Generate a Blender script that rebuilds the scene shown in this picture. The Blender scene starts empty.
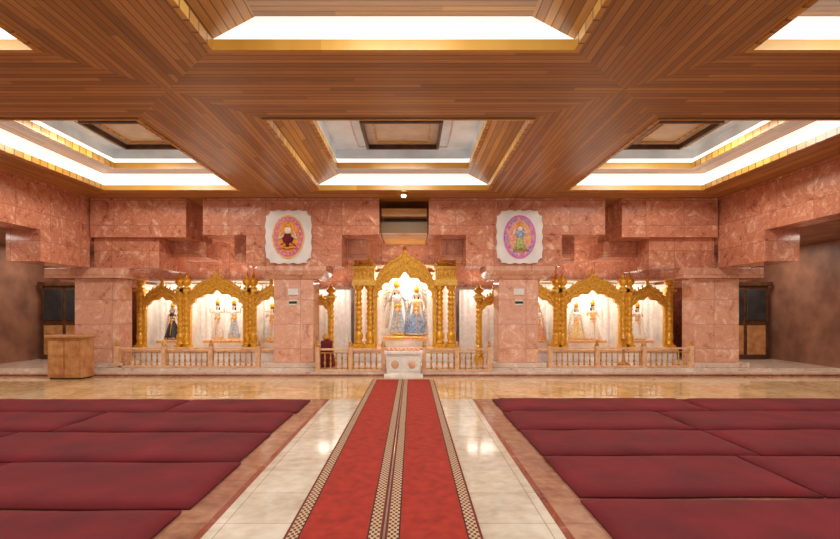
import bpy, math, random
from mathutils import Vector, Matrix
random.seed(3)
SC=bpy.context.scene
COL=SC.collection

# ------------------------------------------------------------ materials
def S(r,g,b):
    def f(c):
        c/=255.0
        return c/12.92 if c<=0.04045 else ((c+0.055)/1.055)**2.4
    return (f(r),f(g),f(b),1.0)

class NT:
    def __init__(s,name):
        s.mat=bpy.data.materials.new(name); s.mat.use_nodes=True
        s.n=s.mat.node_tree.nodes; s.l=s.mat.node_tree.links
        s.b=s.n['Principled BSDF']
        s.tc=s.n.new('ShaderNodeTexCoord')
        s.obj=s.tc.outputs['Object']
    def node(s,t,**k):
        n=s.n.new(t)
        for a,v in k.items(): setattr(n,a,v)
        return n
    def setin(s,sock,v):
        if hasattr(v,'is_linked') or isinstance(v,bpy.types.NodeSocket): s.l.new(v,sock)
        else: sock.default_value=v
    def math(s,op,a,b=None):
        n=s.node('ShaderNodeMath',operation=op); s.setin(n.inputs[0],a)
        if b is not None: s.setin(n.inputs[1],b)
        return n.outputs[0]
    def noise(s,scale,detail=4,dist=0,vec=None,rough=0.5):
        n=s.node('ShaderNodeTexNoise'); n.inputs['Scale'].default_value=scale
        n.inputs['Detail'].default_value=detail; n.inputs['Distortion'].default_value=dist
        n.inputs['Roughness'].default_value=rough
        s.l.new(vec if vec is not None else s.obj,n.inputs['Vector']); return n.outputs['Fac']
    def ramp(s,fac,stops):
        n=s.node('ShaderNodeValToRGB'); e=n.color_ramp.elements
        e[0].position=stops[0][0]; e[0].color=stops[0][1]
        e[1].position=stops[-1][0]; e[1].color=stops[-1][1]
        for p,c in stops[1:-1]:
            x=e.new(p); x.color=c
        s.l.new(fac,n.inputs[0]); return n.outputs[0]
    def mix(s,fac,a,b,mode='MIX'):
        n=s.node('ShaderNodeMix',data_type='RGBA',blend_type=mode)
        s.setin(n.inputs[0],fac); s.setin(n.inputs[6],a); s.setin(n.inputs[7],b); return n.outputs[2]
    def sep(s,vec=None):
        n=s.node('ShaderNodeSeparateXYZ'); s.l.new(vec if vec is not None else s.obj,n.inputs[0]); return n.outputs
    def comb(s,x,y,z):
        n=s.node('ShaderNodeCombineXYZ')
        for i,v in enumerate((x,y,z)): s.setin(n.inputs[i],v)
        return n.outputs[0]
    def bump(s,h,st=0.3,d=0.01):
        n=s.node('ShaderNodeBump'); n.inputs['Strength'].default_value=st; n.inputs['Distance'].default_value=d
        s.l.new(h,n.inputs['Height']); s.l.new(n.outputs[0],s.b.inputs['Normal'])
    def out(s,col,rough=0.5,metal=0.0,emit=None,es=0):
        s.setin(s.b.inputs['Base Color'],col)
        s.setin(s.b.inputs['Roughness'],rough); s.b.inputs['Metallic'].default_value=metal
        if emit is not None:
            s.setin(s.b.inputs['Emission Color'],emit); s.b.inputs['Emission Strength'].default_value=es
        return s.mat

def plain(name,c1,c2=None,scale=8,rough=0.5,metal=0.0,emit=0,bump=0):
    t=NT(name); c2=c2 or tuple(min(1,x*0.8) for x in c1[:3])+(1,)
    f=t.noise(scale,4)
    col=t.ramp(f,[(0.35,c2),(0.65,c1)])
    if bump: t.bump(f,bump,0.01)
    return t.out(col,rough,metal,col if emit else None,emit)

def marble(name,dark,mid,light,rough=0.15,joints=True,bw=0.95,bh=0.62):
    t=NT(name)
    x,y,z=t.sep()
    cell=t.comb(t.math('FLOOR',t.math('DIVIDE',t.math('ADD',x,y),bw)),0.0,t.math('FLOOR',t.math('DIVIDE',z,bh)))
    wn=t.node('ShaderNodeTexWhiteNoise',noise_dimensions='3D'); t.l.new(cell,wn.inputs['Vector'])
    va=t.node('ShaderNodeVectorMath',operation='MULTIPLY_ADD'); t.l.new(wn.outputs['Color'],va.inputs[0]); va.inputs[1].default_value=(9,9,9) if joints else (0,0,0); t.l.new(t.obj,va.inputs[2])
    P=va.outputs[0]
    f=t.noise(2.4,9,1.6,vec=P,rough=0.62); f2=t.noise(18,6,0.8,vec=P,rough=0.7)
    ff=t.math('ADD',t.math('MULTIPLY',f,0.68),t.math('MULTIPLY',f2,0.32))
    col=t.ramp(ff,[(0.36,dark),(0.455,mid),(0.53,mid),(0.62,light)])
    v=t.noise(2.2,6,2.5,vec=P); vein=t.math('LESS_THAN',t.math('ABSOLUTE',t.math('SUBTRACT',v,0.5)),0.006)
    col=t.mix(t.math('MULTIPLY',vein,0.55),col,light)
    if joints:
        br=t.node('ShaderNodeTexBrick'); br.inputs['Scale'].default_value=1
        br.inputs['Brick Width'].default_value=bw; br.inputs['Row Height'].default_value=bh
        br.inputs['Mortar Size'].default_value=0.006; br.offset=0.0
        br.inputs['Color1'].default_value=(0.84,0.82,0.81,1); br.inputs['Color2'].default_value=(1,1,1,1)
        br.inputs['Mortar'].default_value=(0.55,0.5,0.47,1)
        t.l.new(t.comb(t.math('ADD',x,y),z,0.0),br.inputs['Vector'])
        col=t.mix(1.0,col,br.outputs['Color'],'MULTIPLY')
    return t.out(col,rough)

def planks(name,axis,c1,c2,c3,w=0.085,rough=0.33):
    t=NT(name); o=t.sep()
    across=o[1] if axis=='X' else o[0]; along=o[0] if axis=='X' else o[1]
    q=t.math('DIVIDE',across,w); fl=t.math('FLOOR',q); fr=t.math('FRACT',q)
    seg=t.math('FLOOR',t.math('ADD',t.math('DIVIDE',along,3.1),t.math('MULTIPLY',fl,0.37)))
    wn=t.node('ShaderNodeTexWhiteNoise',noise_dimensions='2D')
    t.l.new(t.comb(fl,seg,0.0),wn.inputs['Vector'])
    grain=t.noise(1.0,5,0.4,vec=t.comb(t.math('MULTIPLY',across,45),t.math('MULTIPLY',along,2.0),fl))
    f=t.math('ADD',t.math('MULTIPLY',wn.outputs['Value'],0.5),t.math('MULTIPLY',grain,0.5))
    col=t.ramp(f,[(0.15,c1),(0.5,c2),(0.85,c3)])
    j=t.math('LESS_THAN',fr,0.14)
    col=t.mix(t.math('MULTIPLY',j,0.7),col,S(60,34,16))
    return t.out(col,rough)

M={}
M['marble']=marble('red_marble',S(152,84,62),S(210,138,108),S(242,196,168))
M['marble_l']=marble('light_pink_marble',S(190,124,98),S(228,170,142),S(248,216,194))
M['marble_b']=marble('base_marble',S(170,140,125),S(215,190,172),S(235,218,205),joints=False)
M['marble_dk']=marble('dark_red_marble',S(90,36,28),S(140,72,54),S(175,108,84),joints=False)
WC=(S(138,92,42),S(182,130,64),S(212,160,86))
M['woodX']=planks('plank_x',  'X',*WC)
M['woodY']=planks('plank_y',  'Y',*WC)
M['gwood']=planks('gold_wood','X',S(180,126,46),S(212,160,68),S(232,188,98),w=0.2,rough=0.3)
M['dwood']=plain('dark_wood',S(100,62,36),S(62,36,20),6,0.4)
M['lwood']=plain('light_wood',S(205,150,98),S(170,112,66),5,0.4)
M['white']=plain('white_paint',S(240,238,236),S(225,222,220),3,0.35)
M['wwall']=plain('white_marble_wall',S(245,240,235),S(215,205,200),2.5,0.35)
M['cove']=plain('cove_light',S(255,252,245),S(250,248,240),2,0.5,0,emit=0.85)
M['panel']=plain('self_lit_coffer_panel',S(228,232,232),S(196,202,204),1.2,0.25,0,emit=0.15)  # slight emission stands in for cove light falling on the panel
M['vent']=plain('vent_slats',S(226,218,205),S(205,196,182),3,0.4)
M['gold']=plain('gold_leaf',S(245,190,64),S(214,150,34),14,0.32,0.3,bump=0.4)
M['gold2']=plain('bright_gold',S(252,216,110),S(230,174,66),20,0.3,0.3)
M['brass']=plain('brass',S(220,168,86),S(176,116,50),10,0.3,0.4)
M['rail']=plain('cream_rail',S(232,190,150),S(208,158,118),8,0.35)
M['cloth']=plain('white_curtain',S(252,250,248),S(236,233,235),12,0.7,0)
M['skin_w']=plain('marble_skin',S(245,232,220),S(235,215,200),5,0.4)
M['skin_b']=plain('dark_skin',S(60,55,60),S(40,38,42),5,0.4)
M['skin_bl']=plain('pale_blue_skin',S(205,220,238),S(185,205,230),5,0.4)
M['blue']=plain('blue_silk',S(70,125,200),S(190,205,225),26,0.5)
M['yellow']=plain('yellow_silk',S(235,190,70),S(245,235,210),26,0.5)
M['pink']=plain('pink_silk',S(225,120,150),S(240,200,120),26,0.5)
M['green']=plain('green_silk',S(90,150,110),S(230,210,120),26,0.5)
M['wsilk']=plain('white_silk',S(250,246,242),S(225,215,205),30,0.5)
M['lblue']=plain('light_blue_silk',S(140,180,222),S(240,240,240),24,0.5)
M['orange']=plain('orange_silk',S(225,120,50),S(240,180,80),26,0.5)
M['hair']=plain('black_hair',S(25,20,20),S(12,10,10),8,0.5)
M['maroon']=plain('maroon_cloth',S(120,20,32),S(85,12,22),6,0.85)
M['purple']=plain('purple_paint',S(190,120,200),S(225,160,215),22,0.4)
M['magenta']=plain('magenta_paint',S(205,90,160),S(225,140,190),22,0.4)
M['flower']=plain('flowers',S(240,120,90),S(250,230,200),60,0.7)
M['black']=plain('dark_grille',S(58,50,46),S(38,33,30),6,0.5)
M['paper']=plain('white_paper',S(240,240,235),S(215,215,210),30,0.6)
M['lamp']=plain('lamp_glow',S(255,240,215),S(255,235,200),2,0.5,0,emit=8)
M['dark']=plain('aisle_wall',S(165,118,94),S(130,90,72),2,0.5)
M['glassy']=plain('screen_glass',S(60,62,64),S(40,40,42),2,0.1)

def matte_mat():
    t=NT('crimson_mat')
    f=t.noise(1.6,4); f2=t.noise(120,2)
    col=t.ramp(f,[(0.3,S(92,9,20)),(0.7,S(122,15,29))])
    t.bump(t.math('ADD',t.math('MULTIPLY',t.noise(4,3),0.7),t.math('MULTIPLY',f2,0.12)),0.4,0.03)
    return t.out(col,0.85)
M['mat']=matte_mat()

def runner_mat():
    t=NT('red_runner'); x,y,z=t.sep()
    ax=t.math('ABSOLUTE',x)
    f=t.noise(9,4)
    red=t.ramp(f,[(0.3,S(142,32,18)),(0.7,S(174,48,29))])
    inb=t.math('MULTIPLY',t.math('GREATER_THAN',ax,0.245),t.math('LESS_THAN',ax,0.325))
    dots=t.math('GREATER_THAN',t.math('MULTIPLY',t.math('SINE',t.math('MULTIPLY',y,95.0)),t.math('SINE',t.math('MULTIPLY',ax,155.0))),-0.05)
    bc=t.mix(dots,S(96,52,36),S(200,170,138))
    col=t.mix(inb,red,bc)
    e=t.math('MULTIPLY',t.math('GREATER_THAN',ax,0.236),t.math('LESS_THAN',ax,0.247))
    col=t.mix(e,col,S(60,20,16))
    e2=t.math('GREATER_THAN',ax,0.325)
    col=t.mix(e2,col,S(110,34,24))
    return t.out(col,0.9)
M['runner']=runner_mat()

def floor_mat(name,dark,mid,light,rough,tile=0.9,spec=0.5):
    t=NT(name); f=t.noise(0.9,8,1.0,rough=0.6); f2=t.noise(9,6)
    ff=t.math('ADD',t.math('MULTIPLY',f,0.6),t.math('MULTIPLY',f2,0.4))
    col=t.ramp(ff,[(0.38,dark),(0.5,mid),(0.62,light)])
    br=t.node('ShaderNodeTexBrick'); br.offset=0; br.inputs['Scale'].default_value=1
    br.inputs['Brick Width'].default_value=tile; br.inputs['Row Height'].default_value=tile
    br.inputs['Mortar Size'].default_value=0.005
    br.inputs['Color1'].default_value=(0.88,0.87,0.86,1); br.inputs['Color2'].default_value=(1,1,1,1)
    br.inputs['Mortar'].default_value=(0.6,0.55,0.5,1)
    t.l.new(t.obj,br.inputs['Vector'])
    col=t.mix(1.0,col,br.outputs['Color'],'MULTIPLY')
    t.b.inputs['Specular IOR Level'].default_value=spec
    return t.out(col,rough)
M['fl_beige']=floor_mat('floor_polished',S(200,160,112),S(222,186,138),S(238,212,172),0.03,spec=1.0)  # beige warmed and brightened to carry gold wood reflection in the base colour
M['fl_cream']=floor_mat('floor_cream',S(196,184,166),S(216,206,188),S(230,224,210),0.10,0.6,spec=0.8)
M['fl_tan']=floor_mat('floor_tan',S(140,95,75),S(165,118,95),S(190,145,118),0.15)

# ------------------------------------------------------------ mesh builder
class MB:
    def __init__(s): s.v=[];s.f=[];s.mi=[];s.sm=[]; s.mats=[]
    def _m(s,k):
        if k not in s.mats: s.mats.append(k)
        return s.mats.index(k)
    def add(s,vs,fs,k,smooth=False):
        o=len(s.v); s.v+= [tuple(v) for v in vs]; i=s._m(k)
        for f in fs: s.f.append([a+o for a in f]); s.mi.append(i); s.sm.append(smooth)
    def box(s,x0,x1,y0,y1,z0,z1,k):
        vs=[(x,y,z) for z in (z0,z1) for y in (y0,y1) for x in (x0,x1)]
        s.add(vs,[(0,2,3,1),(4,5,7,6),(0,1,5,4),(2,6,7,3),(0,4,6,2),(1,3,7,5)],k)
    def frustum(s,a,za,b,zb,k):
        vs=[(a[0],a[2],za),(a[1],a[2],za),(a[1],a[3],za),(a[0],a[3],za),(b[0],b[2],zb),(b[1],b[2],zb),(b[1],b[3],zb),(b[0],b[3],zb)]
        s.add(vs,[(0,3,2,1),(4,5,6,7),(0,1,5,4),(1,2,6,5),(2,3,7,6),(3,0,4,7)],k)
    def lathe(s,prof,c,k,seg=12,sx=1,sy=1,smooth=True,pleat=0,np=12):
        vs=[];fs=[];n=len(prof)
        for r,z in prof:
            for i in range(seg):
                a=2*math.pi*i/seg; rr=r*(1+pleat*math.sin(np*a))
                vs.append((c[0]+rr*sx*math.cos(a),c[1]+rr*sy*math.sin(a),c[2]+z))
        for j in range(n-1):
            for i in range(seg):
                i2=(i+1)%seg; fs.append((j*seg+i,j*seg+i2,(j+1)*seg+i2,(j+1)*seg+i))
        fs.append(tuple(range(seg))[::-1]); fs.append(tuple((n-1)*seg+i for i in range(seg)))
        s.add(vs,fs,k,smooth)
    def ell(s,c,r,k,seg=12,rings=7):
        prof=[(max(1e-4,math.sin(math.pi*j/rings)),-math.cos(math.pi*j/rings)) for j in range(rings+1)]
        vs=[];fs=[]
        for q,z in prof:
            for i in range(seg):
                a=2*math.pi*i/seg; vs.append((c[0]+r[0]*q*math.cos(a),c[1]+r[1]*q*math.sin(a),c[2]+r[2]*z))
        for j in range(rings):
            for i in range(seg):
                i2=(i+1)%seg; fs.append((j*seg+i,j*seg+i2,(j+1)*seg+i2,(j+1)*seg+i))
        s.add(vs,fs,k,True)
    def tube(s,pts,rads,k,seg=6):
        pts=[Vector(p) for p in pts]; n=len(pts); vs=[];fs=[]
        if not isinstance(rads,(list,tuple)): rads=[rads]*n
        for j in range(n):
            d=(pts[min(j+1,n-1)]-pts[max(j-1,0)]).normalized()
            u=d.cross(Vector((0,1,0.01)));
            if u.length<1e-3: u=d.cross(Vector((1,0,0)))
            u.normalize(); w=d.cross(u)
            for i in range(seg):
                a=2*math.pi*i/seg; vs.append(pts[j]+(u*math.cos(a)+w*math.sin(a))*rads[j])
        for j in range(n-1):
            for i in range(seg):
                i2=(i+1)%seg; fs.append((j*seg+i,j*seg+i2,(j+1)*seg+i2,(j+1)*seg+i))
        fs.append(tuple(range(seg))[::-1]); fs.append(tuple((n-1)*seg+i for i in range(seg)))
        s.add(vs,fs,k,True)
    def band(s,inn,out,y0,y1,k):
        n=len(inn); vs=[]
        for L,y in ((inn,y0),(out,y0),(inn,y1),(out,y1)):
            vs+=[(p[0],y,p[1]) for p in L]
        fs=[]
        for i in range(n-1):
            a,b,c,d=i,i+n,i+2*n,i+3*n
            fs+=[(a,a+1,b+1,b),(c,d,d+1,c+1),(a,c,c+1,a+1),(b,b+1,d+1,d)]
        fs+=[(0,n,3*n,2*n),(n-1,3*n-1,4*n-1,2*n-1)]
        s.add(vs,fs,k)
    def prism(s,pts,y0,y1,k):
        n=len(pts); cx=sum(p[0] for p in pts)/n; cz=sum(p[1] for p in pts)/n
        vs=[(p[0],y0,p[1]) for p in pts]+[(p[0],y1,p[1]) for p in pts]+[(cx,y0,cz),(cx,y1,cz)]
        fs=[]
        for i in range(n):
            j=(i+1)%n; fs+=[(i,j,2*n),(n+j,n+i,2*n+1),(i,n+i,n+j,j)]
        s.add(vs,fs,k)
    def make(s,name,parent=None,bevel=0,loc=None):
        import bmesh
        me=bpy.data.meshes.new(name); me.from_pydata(s.v,[],s.f)
        for k in s.mats: me.materials.append(M[k])
        me.polygons.foreach_set('material_index',s.mi); me.polygons.foreach_set('use_smooth',s.sm)
        bm=bmesh.new(); bm.from_mesh(me); bmesh.ops.recalc_face_normals(bm,faces=bm.faces[:]); bm.to_mesh(me); bm.free()
        ob=bpy.data.objects.new(name,me); COL.objects.link(ob)
        if loc: ob.location=loc
        if parent: ob.parent=parent
        if bevel:
            b=ob.modifiers.new('bevel','BEVEL'); b.width=bevel; b.segments=2; b.limit_method='ANGLE'
        return ob
def empty(name,loc=(0,0,0),scale=1):
    e=bpy.data.objects.new(name,None); COL.objects.link(e); e.location=loc; e.scale=(scale,)*3; e.empty_display_size=0.2; return e

# ------------------------------------------------------------ ceiling
ZC=4.4
XC=[(-7.9,-2.9,-7.0,-3.8),(-2.9,2.9,-2.0,2.0),(2.9,7.9,3.8,7.0)]
YC=[(6.1,12.1,7.0,11.2),(0.0,6.1,1.0,5.2)]
ce=MB()
def tz(a,b,c,d,k): ce.add([(p[0],p[1],ZC) for p in (a,b,c,d)],[(0,1,2,3)],k)
for X0,X1,x0,x1 in XC:
    for Y0,Y1,y0,y1 in YC:
        tz((X0,Y0),(X1,Y0),(x1,y0),(x0,y0),'woodX'); tz((X0,Y1),(x0,y1),(x1,y1),(X1,Y1),'woodX')
        tz((X0,Y0),(x0,y0),(x0,y1),(X0,Y1),'woodY'); tz((X1,Y0),(X1,Y1),(x1,y1),(x1,y0),'woodY')
tz((-7.9,12.1),(7.9,12.1),(7.9,16),(-7.9,16),'woodX')
tz((-7.9,-4),(7.9,-4),(7.9,0),(-7.9,0),'woodX')
ce.box(-0.61,0.61,12.6,13.6,3.62,3.92,'gwood'); ce.box(-0.58,0.58,12.3,12.6,4.0,4.2,'woodX'); ce.box(-0.61,0.61,13.6,14.9,3.62,4.3,'woodX')
ce.make('ceiling')

def coffer(x0,x1,y0,y1,wide):
    e=empty('ceiling_coffer')
    m=MB()
    def ring(X0,X1,Y0,Y1,t,z0,z1,k,sides=True):
        m.box(X0,X1,Y0,Y0+t,z0,z1,k); m.box(X0,X1,Y1-t,Y1,z0,z1,k)
        if sides:
            m.box(X0,X0+t,Y0+t,Y1-t,z0,z1,k); m.box(X1-t,X1,Y0+t,Y1-t,z0,z1,k)
    ring(x0,x1,y0,y1,0.06,4.385,4.50,'gwood')
    ring(x0-0.05,x1+0.05,y0-0.05,y1+0.05,0.05,4.5,4.8,'cove',not wide)
    ix,iy=0.5,0.42
    a=(x0-.05,y0-.05,x1+.05,y1+.05); b=(x0+ix,y0+iy,x1-ix,y1-iy); z=4.78
    def q(p,k): m.add([(u,v,z) for u,v in p],[(0,1,2,3)],k)
    q([(a[0],a[1]),(a[2],a[1]),(b[2],b[1]),(b[0],b[1])],'woodX'); q([(a[0],a[3]),(b[0],b[3]),(b[2],b[3]),(a[2],a[3])],'woodX')
    if wide:
        for s,X,B in ((1,x0,b[0]),(-1,x1,b[2])):
            m.add([(X-.02*s,y0,4.5),(X-.02*s,y1,4.5),(B,y1,4.78),(B,y0,4.78)],[(0,1,2,3)],'woodY')
    q([(a[0],a[1]),(b[0],b[1]),(b[0],b[3]),(a[0],a[3])],'woodY'); q([(a[2],a[1]),(a[2],a[3]),(b[2],b[3]),(b[2],b[1])],'woodY')
    ring(b[0]-.04,b[2]+.04,b[1]-.04,b[3]+.04,0.08,4.765,4.90,'gwood')
    ring(b[0]-.05,b[2]+.05,b[1]-.05,b[3]+.05,0.04,4.90,5.0,'cove')
    ring(b[0]-.05,b[2]+.05,b[1]-.05,b[3]+.05,0.05,5.0,5.2,'panel')
    m.box(b[0]-.05,b[2]+.05,b[1]-.05,b[3]+.05,5.2,5.24,'panel')
    cx,cy=(x0+x1)/2,(y0+y1)/2+0.58
    w=0.78 if x1-x0>3.5 else 0.62
    ring(cx-w,cx+w,cy-.75,cy+.75,0.05,5.08,5.2,'dwood')
    ring(cx-w+.22,cx+w-.22,cy-.53,cy+.53,0.03,5.15,5.18,'gwood')
    m.box(cx-w+.05,cx+w-.05,cy-.70,cy+.70,5.18,5.199,'vent')
    ring(cx-w-.22,cx+w+.22,cy-.95,cy+.9,0.03,5.17,5.2,'white')
    m.make('coffer_frame',e)
    return e
for X0,X1,x0,x1 in XC:
    for Y0,Y1,y0,y1 in YC: coffer(x0,x1,y0,y1,x1-x0>3.5)

m=MB(); m.lathe([(0.09,0),(0.09,-0.03),(0.06,-0.05)],(0,11.5,ZC),'brass',16); m.lathe([(0.06,-0.05),(0.05,-0.09),(0.02,-0.1)],(0,11.5,ZC),'lamp',16)
m.make('ceiling_lamp')

# ------------------------------------------------------------ floor
m=MB()
def fq(x0,x1,y0,y1,k): m.add([(x0,y0,0),(x1,y0,0),(x1,y1,0),(x0,y1,0)],[(0,1,2,3)],k)
fq(-11,11,8.62,16,'fl_beige')
fq(-11,-1.34,-4,8.62,'fl_tan'); fq(1.34,11,-4,8.62,'fl_tan')
fq(-1.34,-1.28,-4,8.62,'marble_dk'); fq(1.28,1.34,-4,8.62,'marble_dk'); fq(-1.28,1.28,-4,8.62,'fl_cream')
m.make('floor')
m=MB()
m.box(-10.8,10.8,11.62,16,0,0.10,'marble_b'); m.box(-10.8,10.8,11.56,11.62,0,0.045,'marble_dk')
m.box(-10.8,10.8,11.85,16,0.10,0.16,'marble_b')
m.make('trim_1')

# ------------------------------------------------------------ marble architecture
def both(fn):
    for s in (-1,1): fn(s)
def bx(m,s,a,b,*r):
    a,b=s*a,s*b; m.box(min(a,b),max(a,b),*r)
def beams(s):
    e=empty('marble_beam')
    m=MB()
    bx(m,s,0.62,5.03,12.0,13.6,3.48,4.4,'marble')
    bx(m,s,1.55,3.95,12.003,13.2,2.70,3.48,'marble')
    m.make('beam_block',e,0.008)
    m=MB(); k=0 if s<0 else .1
    lo=sorted((s*(2.1+k),s*(3.52+k))); hi=sorted((s*(1.95+k),s*(3.68+k)))
    m.frustum((lo[0],lo[1],12.1,13.05),2.38,(hi[0],hi[1],12.0,13.1),2.58,'marble_l'); m.box(hi[0],hi[1],12.0,13.1,2.58,2.70,'marble_l')
    m.make('bracket',e,0.01)
    m=MB()
    bx(m,s,1.0,1.9,12.9,13.8,2.95,3.48,'marble_l')
    bx(m,s,3.95,4.5,12.7,13.8,2.9,3.48,'marble')
    m.make('back_blocks',e,0.008)
both(beams)
def beams2(s):
    e=empty('marble_corner_beam')
    m=MB()
    bx(m,s,5.45,7.85,12.0,13.6,3.42,4.4,'marble')
    bx(m,s,6.2,7.85,12.15,13.6,2.65,3.42,'marble')
    bx(m,s,5.3,6.2,12.8,13.9,3.0,3.42,'marble')
    m.make('corner_block',e,0.008)
    m=MB()
    bx(m,s,7.0,9.0,12.0,13.2,2.40,2.65,'marble_l')
    m.make('lintel',e,0.008)
both(beams2)
def pillar(s):
    k=0 if s<0 else .1
    e=empty('marble_pillar'); m=MB()
    bx(m,s,2.29+k,3.29+k,12.12,12.9,0.28,2.38,'marble_l'); m.make('shaft',e,0.012)
    m=MB(); bx(m,s,2.12+k,3.46+k,11.98,13.1,0.16,0.28,'marble_b'); m.make('plinth',e,0.01)
    m=MB(); c=s*(2.8+k)
    m.box(c-.13,c+.13,12.10,12.12,1.98,2.14,'paper'); m.box(c-.1,c+.1,12.10,12.12,1.72,1.86,'paper')
    m.box(c-.1,c+.1,12.092,12.10,1.76,1.82,'black'); m.make('notice_plates',e)
both(pillar)
def pillar2(s):
    k=0 if s<0 else .14
    e=empty('marble_pillar'); m=MB()
    bx(m,s,7.2+k,8.32+k,12.12,12.7,0.28,2.40,'marble_l'); m.make('shaft',e,0.012)
    m=MB(); bx(m,s,7.05+k,8.5+k,12.0,12.85,0.16,0.28,'marble_b'); m.make('plinth',e,0.01)
both(pillar2)

m=MB()
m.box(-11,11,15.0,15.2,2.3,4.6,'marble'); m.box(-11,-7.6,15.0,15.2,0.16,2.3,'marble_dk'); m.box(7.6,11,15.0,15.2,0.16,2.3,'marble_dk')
m.box(-7.6,7.6,15.0,15.2,0.16,2.3,'wwall')
m.make('wall_back')
def sidewall(s,nm):
    m=MB()
    bx(m,s,7.9,8.4,-4,13.6,3.35,4.45,'marble')
    bx(m,s,7.85,8.6,10.4,11.99,2.66,3.35,'marble')
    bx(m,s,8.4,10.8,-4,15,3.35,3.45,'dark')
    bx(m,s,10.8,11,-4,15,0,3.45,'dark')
    m.make(nm)
sidewall(-1,'wall_left'); sidewall(1,'wall_right')

def door(s,n):
    e=empty('door_%d'%n); m=MB()
    y=14.0
    a,b=sorted((s*8.6,s*10.6))
    m.box(a,b,y,y+.08,0.16,2.3,'dwood')
    for i in range(3):
        xa=a+0.08+i*0.64
        m.box(xa,xa+.54,y-.03,y,1.3,2.2,'glassy'); m.box(xa,xa+.54,y-.03,y,0.3,1.15,'lwood')
    m.box(a-.1,b+.1,y-.05,y+.1,2.3,2.42,'dwood'); m.make('leaves',e,0.01)
door(-1,1); door(1,2)

# ------------------------------------------------------------ medallions
def medallion(s):
    e=empty('framed_medallion'); c=s*2.88; zc=3.42
    m=MB()
    pts=[]
    for i in range(128):
        a=2*math.pi*i/128; ca,sa=math.cos(a),math.sin(a)
        p=9; r=1/((abs(ca)**p+abs(sa)**p)**(1/p))
        r*=1+0.02*math.cos(16*a)-(0.09 if abs(math.cos(2*a))<0.14 else 0)
        pts.append((c+0.57*r*ca,zc+0.66*r*sa))
    m.prism(pts,11.95,12.0,'white'); m.make('scalloped_frame',e,0.006)
    def oval(a,b,y0,y1,k,nm):
        m=MB(); m.prism([(c+a*math.cos(t*math.pi/24),zc+b*math.sin(t*math.pi/24)) for t in range(48)],y0,y1,k); m.make(nm,e)
    oval(0.40,0.54,11.93,11.95,'gold2' if s<0 else 'magenta','oval_border')
    oval(0.365,0.50,11.92,11.93,'magenta' if s<0 else 'purple','oval_field')
    oval(0.28,0.40,11.91,11.92,'orange' if s<0 else 'pink','oval_centre')
    m=MB()
    if s<0:
        for i in range(20):
            t=i/20*2*math.pi; m.ell((c+.32*math.cos(t),11.915,zc+.45*math.sin(t)),(.022,.01,.022),'gold2',8,5)
        m.ell((c,11.9,zc+.16),(.09,.03,.1),'skin_w'); m.lathe([(.1,0),(.06,.08),(.02,.14)],(c,11.9,zc+.23),'gold',10,sy=.3)
        m.ell((c,11.9,zc-.05),(.14,.03,.14),'maroon'); m.ell((c,11.9,zc-.23),(.2,.03,.09),'maroon')
        for q in (-1,1):
            m.tube([(c+q*.1,11.9,zc+.03),(c+q*.22,11.895,zc-.06),(c+q*.17,11.89,zc+.1)],[.035,.03,.02],'skin_w')
            m.tube([(c+q*.05,11.89,zc-.2),(c+q*.2,11.885,zc-.24),(c-q*.02,11.88,zc-.3)],[.05,.045,.03],'orange')
    else:
        for i in range(22):
            t=i/22*2*math.pi; m.ell((c+.32*math.cos(t),11.915,zc+.45*math.sin(t)),(.035,.01,.035),('green','magenta','gold2','blue')[i%4],8,5)
        m.ell((c,11.9,zc+.2),(.06,.03,.07),'skin_w'); m.lathe([(.07,0),(.05,.06),(.01,.12)],(c,11.9,zc+.25),'gold',10,sy=.3)
        m.ell((c,11.9,zc+.06),(.09,.03,.11),'blue'); m.lathe([(.17,-.34),(.12,-.18),(.07,0)],(c,11.9,zc),'green',16,sy=.2)
        for q in (-1,1): m.tube([(c+q*.07,11.9,zc+.12),(c+q*.18,11.895,zc+.05),(c+q*.12,11.89,zc+.2)],[.03,.025,.02],'skin_w')
    m.make('relief_figure',e)
both(medallion)

# ------------------------------------------------------------ turned work
def gold_pillar(m,x,y,z0,z1,r,fin=0.3):
    h=z1-z0
    m.box(x-r*1.5,x+r*1.5,y-r*1.5,y+r*1.5,z0,z0+.12,'gold')
    prof=[(r*1.3,.12),(r*1.4,.16),(r*.9,.2),(r*1.15,.26),(r*1.3,.34),(r*1.1,.42),(r*.7,.46)]
    n=max(4,int((h-.75)/.13)); 
    zz=.48; st=(h-.48-.22)/n
    for i in range(n):
        prof+=[(r*.75,zz),(r*1.02,zz+st*.3),(r*1.02,zz+st*.6),(r*.75,zz+st*.92)]; zz+=st
    prof+=[(r*.8,h-.2),(r*1.3,h-.15),(r*1.5,h-.08),(r*1.1,h-.06)]
    m.lathe(prof,(x,y,z0),'gold',12)
    m.box(x-r*1.7,x+r*1.7,y-r*1.7,y+r*1.7,z1-.07,z1,'gold2')
    if fin:
        f=fin
        m.lathe([(r*1.2,0),(r*1.5,f*.08),(r*.7,f*.16),(r*1.5,f*.3),(r*1.7,f*.42),(r*1.3,f*.56),(r*.5,f*.66),(r*.7,f*.74),(r*.3,f*.84),(.006,f)],(x,y,z1),'gold',12)

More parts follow.
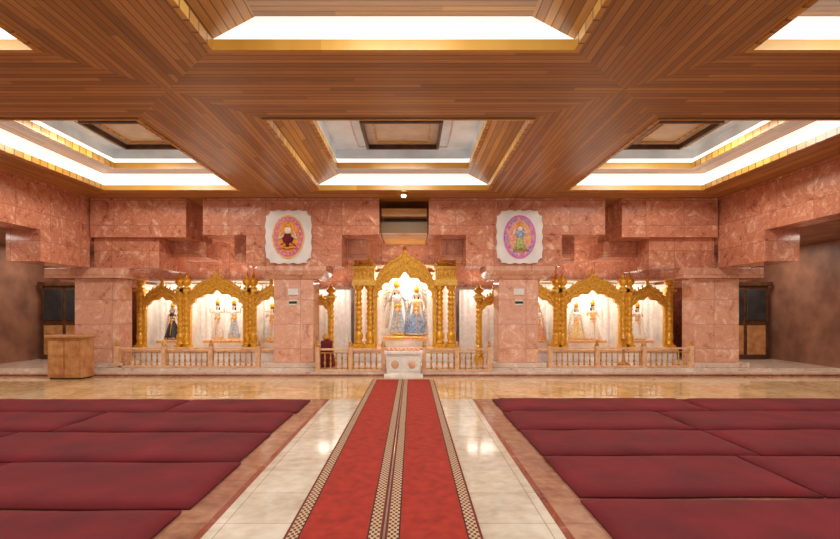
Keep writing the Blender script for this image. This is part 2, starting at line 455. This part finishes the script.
def arch_curve(cx,w,z0,zs,zt,cusps,depth=0.10,peak=0.16,n=90,wf=1.0,hf=0.0,ripple=0,rn=0,jx=0):
    pts=[(cx-w-jx,z0),(cx-w-jx,zs)]
    h=zt-zs
    for i in range(1,n):
        t=math.pi*(1-i/n)
        f=(1-depth)+depth*abs(math.sin(cusps*t)) if cusps else 1
        f+=ripple*abs(math.sin(rn*t))
        pk=peak*math.exp(-((t-math.pi/2)/0.13)**2)
        pts.append((cx+(w+jx)*f*math.cos(t),zs+h*(f*math.sin(t)*(1-peak)+pk)))
    pts+=[(cx+w+jx,zs),(cx+w+jx,z0)]
    return pts

def arch(m,cx,w,z0,zs,zt,y0,y1,ow,oh,cusps=5,oz=None):
    inn=arch_curve(cx,w,z0,zs,zt,cusps)
    out=arch_curve(cx,w,z0,zs,zt+oh,0,0,0.14,ripple=0.035,rn=13,jx=ow)
    m.band(inn,out,y0,y1,'gold')
    mid=[((a[0]*.82+b[0]*.18),(a[1]*.82+b[1]*.18)) for a,b in zip(inn,out)]
    m.tube([(p[0],y0-.01,p[1]) for p in mid],.012,'gold2',6)
    mid=[((a[0]*.12+b[0]*.88),(a[1]*.12+b[1]*.88)) for a,b in zip(inn,out)]
    m.tube([(p[0],y0-.01,p[1]) for p in mid],.014,'gold2',6)
    for i in range(3,len(inn)-3,3):
        a,b=inn[i],out[i]; p=((a[0]+b[0])/2,(a[1]+b[1])/2)
        m.ell((p[0],y0-.005,p[1]),(.028,.018,.028),'gold2',8,5)
        if i%6==3:
            d=Vector((b[0]-a[0],b[1]-a[1])).normalized()
            m.tube([(b[0],(y0+y1)/2,b[1]),(b[0]+d.x*.03,(y0+y1)/2,b[1]+d.y*.03),(b[0]+d.x*.07,(y0+y1)/2,b[1]+d.y*.07)],[.028,.03,.004],'gold2',6)
    m.lathe([(.05,-.02),(.07,.03),(.03,.06),(.06,.10),(.05,.14),(.015,.17),(.003,.23)],(cx,(y0+y1)/2,zt+oh-.02),'gold',10)

def curtain(m,x0,x1,y,z0,z1,k='cloth'):
    n=int((x1-x0)*40); vs=[];fs=[]
    for j in range(2):
        z=(z0,z1)[j]
        for i in range(n+1):
            x=x0+(x1-x0)*i/n; vs.append((x,y+.016*math.sin(i*0.9)+.008*math.sin(i*.31),z))
    for i in range(n): fs.append((i,i+1,n+1+i+1,n+1+i))
    m.add(vs,fs,k,True)

# ------------------------------------------------------------ deity statues
def statue(name,loc,h,pose,dress,skin='skin_w',top=None,veil=None,lean=0,face=0):
    e=empty(name,loc,h); e.rotation_euler=(0,0,face)
    top=top or dress
    V=[];E=[];R=[]
    def v(p,r,par=None):
        V.append(p);R.append(r)
        if par is not None:E.append((par,len(V)-1))
        return len(V)-1
    L=lean
    pel=v((0,0,.50),.062); sp=v((L*.3,0,.60),.052,pel); ch=v((L*.6,0,.71),.066,sp); nb=v((L*.8,0,.80),.03,ch); nk=v((L,0,.84),.026,nb)
    h1=v((L,-.006,.885),.045,nk); h2=v((L,-.004,.935),.05,h1)
    hands=[]
    P={'flute':[((-.18,-.05,.66),(-.10,-.14,.80)),((.17,-.04,.68),(.03,-.14,.83))],
       'bless':[((-.17,-.02,.66),(-.18,-.12,.76)),((.17,-.01,.65),(.16,-.10,.58))],
       'hold':[((-.16,-.02,.65),(-.06,-.14,.66)),((.16,-.02,.65),(.06,-.14,.66))],
       'up':[((-.18,-.02,.72),(-.2,-.05,.88)),((.18,-.02,.72),(.2,-.05,.88))]}[pose]
    for s,(el,wr) in zip((-1,1),P):
        sh=v((L*.8+s*.1,0,.775),.034,ch); a=v(((L+s*.1+el[0])/2,el[1]/2,(.775+el[2])/2),.029,sh)
        b=v(el,.024,a); c=v(((el[0]+wr[0])/2,(el[1]+wr[1])/2,(el[2]+wr[2])/2),.021,b); d=v(wr,.015,c); hands.append((Vector(wr),(Vector(wr)-Vector(el)).normalized(),s))
    for s in (-1,1):
        hp=v((s*.05,0,.46),.05,pel); k=v((s*.055,-.01,.27),.036,hp); cf=v((s*.055,.005,.16),.03,k); an=v((s*.05,0,.045),.018,cf); v((s*.06,-.075,.02),.018,an)
    me=bpy.data.meshes.new('body'); me.from_pydata(V,E,[]); me.materials.append(M[skin])
    ob=bpy.data.objects.new('body',me); COL.objects.link(ob); ob.parent=e
    sk=ob.modifiers.new('skin','SKIN'); sk.use_smooth_shade=True
    for i,d in enumerate(me.skin_vertices[0].data): d.radius=(R[i],R[i]*(.85 if i<4 else 1)); d.use_root=(i==0)
    ss=ob.modifiers.new('sub','SUBSURF'); ss.levels=1; ss.render_levels=1
    m=MB()
    for wr,d,s in hands:
        pc=wr+d*.022; m.ell(pc,(.014,.011,.018),skin,8,5)
        side=d.cross(Vector((0,1,0))).normalized() if abs(d.y)<.9 else Vector((1,0,0))
        for i in range(4):
            o=side*(i-1.5)*.0075; ln=(.026,.031,.029,.022)[i]
            m.tube([pc+o+d*.01,pc+o+d*(.01+ln*.5)+Vector((0,-.004,0)),pc+o+d*(.01+ln*.9)+Vector((0,-.012,0))],[.0045,.004,.003],skin,5)
        m.tube([pc-side*.012*s,pc-side*.022*s+d*.012,pc-side*.024*s+d*.024],[.005,.0045,.003],skin,5)
    hx=L
    m.tube([(hx,-.052,.925),(hx,-.064,.905),(hx,-.055,.9)],[.005,.008,.004],skin,6)
    for s in (-1,1):
        m.ell((hx+s*.019,-.050,.925),(.009,.004,.005),'paper',8,5); m.ell((hx+s*.019,-.0535,.925),(.004,.002,.004),'hair',6,4)
        m.tube([(hx+s*.008,-.052,.938),(hx+s*.02,-.053,.942),(hx+s*.03,-.047,.937)],.002,'hair',4)
        m.ell((hx+s*.052,0,.915),(.008,.012,.018),skin,8,5); m.ell((hx+s*.055,-.005,.89),(.009,.009,.012),'gold2',8,5)
    m.ell((hx,-.050,.886),(.013,.005,.005),'maroon',8,5)
    m.make('face_and_hands',e)
    m=MB()
    m.ell((hx,.014,.935),(.054,.05,.055),'hair'); m.ell((hx,.03,.85),(.06,.03,.09),'hair'); m.make('hair',e)
    m=MB()
    m.lathe([(.052,0),(.06,.012),(.056,.03),(.062,.05),(.045,.09),(.028,.13),(.012,.16),(.003,.19)],(hx,0,.955),'gold',14)
    for i in range(7):
        a=math.pi*(i+.5)/7; m.tube([(hx,.01,.98),(hx+.07*math.cos(a),.015,.99+.1*math.sin(a))],[.008,.012],'gold2' if i%2 else 'blue',5)
    m.make('crown',e)
    m=MB()
    if pose in('flute','up') :
        m.lathe([(.15,.06),(.155,.1),(.12,.25),(.095,.4),(.078,.5),(.068,.56)],(0,0,0),dress,36,sy=.75,pleat=.06,np=12)
    else:
        m.lathe([(.23,.015),(.235,.04),(.185,.2),(.13,.38),(.085,.5),(.064,.57)],(0,0,0),dress,40,sy=.8,pleat=.05,np=13)
    m.lathe([(.235 if pose not in('flute','up') else .158,.03),(.238 if pose not in('flute','up') else .16,.06)],(0,0,0),'gold2',36,sy=.8)
    m.lathe([(.07,.55),(.082,.57),(.08,.6),(.064,.62)],(0,0,0),'gold2',20,sy=.85)
    m.tube([(0,-.066,.57),(.01,-.11,.4),(.0,-.145,.2),(0,-.15,.1)],[.008,.010,.011,.012],'gold2',6)
    m.make('skirt',e)
    m=MB()
    m.lathe([(.06,.61),(.075,.66),(.085,.72),(.08,.765),(.05,.80)],(L*.6,0,0),top,20,sy=.8)
    m.make('bodice',e)
    m=MB()
    g=[]
    for i in range(19):
        t=i/18; x=L*.6+.085*math.cos(math.pi*t); z=.80-.32*math.sin(math.pi*t)
        g.append((x,-.05-.05*math.sin(math.pi*t),z))
    for i,p in enumerate(g): m.ell(p,(.014,.012,.014),'flower',8,5)
    m.make('garland',e)
    if veil:
        m=MB(); 
        for s in (-1,1):
            m.tube([(hx+s*.05,.03,.98),(hx+s*.10,.04,.85),(s*.15,.05,.65),(s*.2,.05,.4),(s*.22,.04,.15)],[.02,.03,.035,.04,.03],veil,8)
        m.lathe([(.065,.86),(.075,.93),(.06,.985),(.01,1.0)],(hx,.022,0),veil,16,sy=.8); m.make('veil',e)
    if pose=='flute':
        m=MB(); m.tube([(-.17,-.125,.845),(.07,-.135,.87)],.007,'gold',8); m.make('flute',e)
    m=MB(); m.lathe([(.26,-.04),(.27,-.02),(.23,0),(.2,.005)],(0,0,0),'gold2',24,sy=.8); m.make('lotus_base',e)
    return e

# ------------------------------------------------------------ central shrine
PB=0.16
e=empty('golden_altar_shrine')
m=MB(); m.box(-1.5,1.5,13.3,14.7,PB,0.5,'wwall'); m.box(-1.55,1.55,13.25,14.75,0.46,0.54,'rail'); m.make('podium',e,0.01)
m=MB()
for x in (-1.30,-0.98,0.98,1.30): gold_pillar(m,x,13.5,0.54,2.35,.10,0)
for s in (-1,1):
    xa,xb=sorted((s*.82,s*1.46)); m.box(xa,xb,13.35,13.75,2.35,2.45,'gold2'); m.box(xa+.03,xb-.03,13.38,13.72,2.45,2.75,'gold'); m.box(xa-.02,xb+.02,13.33,13.77,2.75,2.82,'gold2')
    for i in range(5): m.ell((xa+.1+i*.11,13.37,2.6),(.038,.02,.09),'gold2',8,6)
    c=(xa+xb)/2
    m.lathe([(.20,0),(.22,.04),(.15,.07),(.2,.12),(.21,.2),(.14,.28),(.05,.34),(.07,.38),(.03,.43),(.004,.54)],(c,13.58,2.82),'gold',16)
    for q in (-.26,.26): m.lathe([(.05,0),(.07,.06),(.03,.12),(.004,.2)],(c+q,13.5,2.82),'gold2',10)
m.make('pillars',e)
m=MB(); arch(m,0,.78,0.54,1.95,2.66,13.42,13.62,.10,.58,7); m.make('arch',e)
m=MB(); curtain(m,-1.45,1.45,14.55,.54,2.75); 
m.box(-1.45,1.45,14.6,14.7,.54,2.75,'wwall'); 
for s in (-1,1):
    xa,xb=sorted((s*1.4,s*1.46)); m.box(xa,xb,13.75,14.6,.54,2.6,'wwall')
m.box(-1.46,1.46,13.8,14.7,2.86,2.9,'wwall')
for s in (-1,1):
    for i in range(6):
        m.tube([(s*.02,14.35,2.62-.02*i),(s*(.25+.03*i),14.3,2.42-.05*i),(s*(.62),14.3,2.28-.12*i)],[.02,.035,.03],'cloth',8)
m.make('niche_curtain',e)
m=MB(); m.box(-.65,.65,13.85,14.4,.54,.74,'wwall'); m.box(-.68,.68,13.82,14.42,.74,.78,'gold2')
for i in range(16): m.ell((-.6+i*.08,13.84,.8),(.045,.04,.04),'flower',8,5)
m.make('statue_plinth',e)
statue('krishna_statue',(-.22,14.1,.84),1.5,'flute','lblue',skin='skin_bl',top='wsilk',lean=-.02,veil='wsilk')
statue('radha_statue',(.32,14.08,.84),1.34,'bless','blue',top='yellow',veil='lblue',lean=.01)

# ------------------------------------------------------------ side shrines
def side_shrine(s):
    e=empty('golden_side_shrine')
    a,b=sorted((s*3.1,s*7.55))
    m=MB(); m.box(a,b,13.3,14.7,PB,.46,'wwall'); m.box(a-.03,b+.03,13.26,14.72,.42,.5,'rail'); m.make('podium',e,.01)
    m=MB()
    for x in [7.42,6.12,6.30,4.42,4.24,3.2]: gold_pillar(m,s*x,13.47,.5,2.18,.082,.5)
    m.make('pillars',e)
    m=MB()
    arch(m,s*5.27,.74,.5,1.65,2.16,13.42,13.56,.12,.44,7)
    arch(m,s*6.82,.46,.5,1.6,1.98,13.44,13.56,.1,.36,5)
    arch(m,s*3.75,.44,.5,1.6,1.98,13.44,13.56,.1,.36,5)
    for x0,x1 in ((6.04,6.36),(4.18,4.5),(7.32,7.52),(3.1,3.28)):
        q=sorted((s*x0,s*x1)); m.box(q[0],q[1],13.46,13.56,.5,2.2,'gold')
        for i in range(9): m.ell(((q[0]+q[1])/2,13.45,.75+i*.16),(.05,.02,.06),'gold2',8,5)
    m.make('arches',e)
    m=MB(); curtain(m,a+.05,b-.05,14.5,.5,2.4)
    m.box(a,b,14.55,14.65,.5,2.4,'wwall'); m.box(a,b,13.6,14.65,2.42,2.46,'wwall')
    for x in (6.2,4.34,3.12,7.52): q=s*x; m.box(q-.03,q+.03,13.6,14.55,.5,2.35,'wwall')
    m.make('niche_curtain',e)
    m=MB()
    for x,w in ((5.27,.55),(6.82,.35),(3.75,.35)):
        m.box(s*x-w,s*x+w,13.85,14.3,.5,.66,'wwall'); m.box(s*x-w-.02,s*x+w+.02,13.83,14.32,.66,.69,'gold2')
        for i in range(int(w*26)): m.ell((s*x-w+.04+i*.078,13.85,.71),(.04,.035,.035),'flower',8,5)
    m.make('statue_plinths',e)
both(side_shrine)
def bay(s):
    e=empty('golden_niche_screen')
    m=MB(); gold_pillar(m,s*2.08,13.5,PB,2.0,.085,.36); gold_pillar(m,s*2.95,13.5,PB,2.0,.075,.36)
    arch(m,s*2.5,.34,PB,1.5,1.82,13.44,13.55,.06,.3,5); m.make('screen',e)
    m=MB(); q=sorted((s*1.6,s*3.0)); curtain(m,q[0],q[1],14.2,PB,2.2); m.make('curtain',e)
both(bay)
Z=.73
statue('gaura_statue',(-5.5,14.08,Z),1.08,'up','wsilk',top='wsilk')
statue('nitai_statue',(-5.02,14.08,Z),1.08,'up','lblue',top='wsilk')
statue('guru_statue',(-6.82,14.08,Z),1.0,'hold','skin_b',skin='skin_w',top='skin_b',veil='wsilk')
statue('gopal_statue',(-3.9,14.08,Z),.98,'flute','wsilk',top='yellow')
statue('rama_statue',(5.5,14.08,Z),1.06,'bless','wsilk',top='yellow')
statue('sita_statue',(5.02,14.08,Z),1.0,'hold','yellow',top='wsilk',veil='wsilk')
statue('lakshmana_statue',(6.82,14.08,Z),1.0,'bless','wsilk',top='wsilk')
statue('hanuman_statue',(3.9,14.08,Z),.98,'hold','pink',top='wsilk',veil='wsilk')

# ------------------------------------------------------------ railings
def railing(x0,x1,y,z0,h,posts):
    e=empty('brass_railing'); m=MB()
    m.box(x0,x1,y-.05,y+.05,z0,z0+.05,'rail'); m.box(x0-.02,x1+.02,y-.045,y+.045,z0+h-.045,z0+h,'rail'); m.box(x0,x1,y-.03,y+.03,z0+h-.12,z0+h-.10,'brass')
    m.make('rails',e,.006)
    m=MB(); n=int((x1-x0)/.14); hh=h-.17
    for i in range(n+1):
        x=x0+.03+(x1-x0-.06)*i/n
        m.lathe([(.018,0),(.027,.03),(.012,.07),(.024,hh*.3),(.028,hh*.42),(.012,hh*.55),(.024,hh*.7),(.012,hh*.85),(.02,hh)],(x,y,z0+.05),'brass',8)
    m.make('balusters',e)
    m=MB()
    for x in posts:
        m.box(x-.05,x+.05,y-.06,y+.06,z0,z0+h+.04,'rail'); m.lathe([(.05,0),(.06,.03),(.03,.06),(.045,.1),(.004,.15)],(x,y,z0+h+.04),'brass',10)
    m.make('posts',e)
for a,b in ((-2.1,-.5),(.5,2.1)): railing(a,b,11.74,.10,.56,[a,(a+b)/2,b])
railing(-.5,.5,11.98,PB,.5,[])
for s in (-1,1):
    q=sorted((s*3.66,s*7.2)); railing(q[0],q[1],12.05,PB,.5,[q[0],q[0]+1.18,q[0]+2.36,q[1]])

e=empty('white_marble_pedestal'); m=MB()
m.box(-.46,.46,11.28,11.54,0,.08,'wwall'); m.box(-.40,.40,11.32,11.52,.08,.56,'wwall'); m.box(-.46,.46,11.28,11.55,.56,.63,'wwall')
m.make('body',e,.01)
m=MB()
for x in (-.2,.2): m.box(x-.15,x+.15,11.305,11.32,.16,.48,'paper'); m.ell((x,11.3,.32),(.09,.012,.1),'rail',12,6)
for i in range(8): m.ell((-.35+i*.1,11.4,.66),(.05,.05,.04),'flower',8,5)
m.make('carved_panels',e)

# ------------------------------------------------------------ carpets and mats
def runner(x):
    m=MB()
    m.box(-.345,.345,-8.1,6.0,0.0,.014,'runner')
    m.make('red_carpet_runner',None,.004,loc=(x,5.0,0.001))
runner(-.352); runner(.352)
def fmat(x0,x1,y0,y1):
    m=MB(); nx=max(2,int((x1-x0)/.12)); ny=max(2,int((y1-y0)/.12)); t=.055
    sd=random.random()*10
    def hgt(i,j):
        u=i/nx; v=j/ny
        ed=min(min(u,1-u)*(x1-x0),min(v,1-v)*(y1-y0)); 
        return t*(.35+.65*min(1,(ed/.12))**.5)+.004*math.sin(x0+i*.9+sd)*math.sin(j*1.1+sd)
    vs=[];fs=[]
    for j in range(ny+1):
        for i in range(nx+1): vs.append((x0+(x1-x0)*i/nx,y0+(y1-y0)*j/ny+.01*math.sin(i*.4+sd),.004+hgt(i,j)))
    for j in range(ny):
        for i in range(nx): a=j*(nx+1)+i; fs.append((a,a+1,a+nx+2,a+nx+1))
    o=len(vs); vs+=[(v[0],v[1],.003) for v in vs[:]]
    for j in range(ny):
        for i in range(nx): a=o+j*(nx+1)+i; fs.append((a,a+nx+1,a+nx+2,a+1))
    W=nx+1
    for i in range(nx): fs+=[(i,o+i,o+i+1,i+1),(ny*W+i,ny*W+i+1,o+ny*W+i+1,o+ny*W+i)]
    for j in range(ny): fs+=[(j*W,(j+1)*W,o+(j+1)*W,o+j*W),(j*W+nx,o+j*W+nx,o+(j+1)*W+nx,(j+1)*W+nx)]
    m.add(vs,fs,'mat',True); m.make('crimson_floor_mat')
rowsL=[(8.42,7.42),(7.36,6.24),(6.18,5.02),(4.96,3.82),(3.76,2.7)]
rowsR=[(8.52,7.50),(7.44,6.36),(6.3,5.24),(5.18,4.06),(4.0,2.9)]
lens=[[2.1,3.4,3.2],[2.9,2.6,3.2],[3.3,3.2,2.2],[2.4,3.0,2.5],[2.4,3.0,2.5]]
for s,rows in ((-1,rowsL),(1,rowsR)):
    for r,(y1,y0) in enumerate(rows):
        x=1.6+random.uniform(-.03,.03)
        for L in lens[r if s<0 else (r+2)%5]:
            q=sorted((s*x,s*(x+L-.03))); dy=random.uniform(-.012,.012); fmat(q[0],q[1],y0+dy,y1+dy); x+=L
            
# ------------------------------------------------------------ furniture
e=empty('wooden_reception_desk'); m=MB()
m.box(-8.18,-7.38,11.03,11.45,.04,.96,'lwood'); m.box(-8.22,-7.34,10.98,11.5,.96,1.02,'lwood'); m.box(-8.15,-7.41,11.06,11.42,0,.04,'dwood')
m.make('cabinet',e,.012)
m=MB()
for i in range(2): m.box(-8.14+i*.39,-7.80+i*.37,11.005,11.03,.12,.88,'lwood'); m.ell((-7.84+i*.13,10.995,.55),(.015,.015,.04),'brass',8,5)
m.make('doors',e,.01)
e=empty('draped_offering_stand'); m=MB()
m.lathe([(.20,.0),(.21,.03),(.17,.3),(.14,.55),(.15,.62),(.13,.66)],(-1.98,12.25,PB),'maroon',28,pleat=.07,np=9); m.make('drape',e)
m=MB(); m.lathe([(.05,0),(.10,.05),(.11,.1),(.05,.16),(.07,.2)],(-1.98,12.25,PB+.66),'brass',14); m.make('brass_pot',e)
m=MB(); m.lathe([(.16,0),(.17,.03),(.05,.08),(.03,.3),(.05,.34),(.03,.38),(.03,.62),(.10,.68),(.11,.7),(.03,.74),(.03,.82),(.004,.9)],(5.75,12.6,PB),'brass',16); m.make('brass_oil_lamp')

# ------------------------------------------------------------ lights
def area(name,loc,size,energy,col,rot=(0,0,0),sy=None):
    l=bpy.data.lights.new(name,'AREA'); l.energy=energy; l.color=col; l.size=size
    if sy: l.shape='RECTANGLE'; l.size_y=sy
    o=bpy.data.objects.new(name,l); o.location=loc; o.rotation_euler=rot; COL.objects.link(o); return o
warm=(1,.90,.78)
for x in (0,-5.4,5.4): 
    for y in (9.3,3.3): area('coffer_light',(x,y,5.0),1.2,120,(1,.95,.86))
area('shrine_light',(0,14.0,2.84),1.4,48,warm,sy=.5)
for s in (-1,1):
    for x,w in ((5.27,1.0),(6.82,.6),(3.75,.6)): area('niche_light',(s*x,14.0,2.41),w,24*w,warm,sy=.5)
    area('bay_light',(s*2.2,13.8,2.36),.8,10,warm,sy=.3)
    area('hidden_uplight',(s*5.3,14.2,2.5),3.2,30,warm,(math.pi,0,0),.5)  # unseen uplights above and behind the shrines, washing the marble
    area('hidden_uplight',(s*2.3,14.5,2.3),1.2,9,warm,(math.pi,0,0),.3)
    for y in (5,9.5,13.2): area('added_aisle_fill',(s*9.6,y,3.33),.9,35,warm)  # added fill without seen fixtures, brightening the dark side aisles
area('hidden_uplight',(0,14.3,2.95),1.6,14,warm,(math.pi,0,0),.5)  # unseen uplight over the central shrine, washing the back wall
w=bpy.data.worlds.new('hall_ambient'); SC.world=w; w.use_nodes=True
w.node_tree.nodes['Background'].inputs[0].default_value=(1,.93,.82,1); w.node_tree.nodes['Background'].inputs[1].default_value=1.2
SC.view_settings.view_transform='Standard'

# ------------------------------------------------------------ camera
c=bpy.data.cameras.new('camera'); c.sensor_width=36; c.lens=480/840*36
c.shift_x=8/840; c.shift_y=40.5/840
co=bpy.data.objects.new('camera',c); co.location=(.2,0,1.6); co.rotation_euler=(math.pi/2,0,0); COL.objects.link(co); SC.camera=co
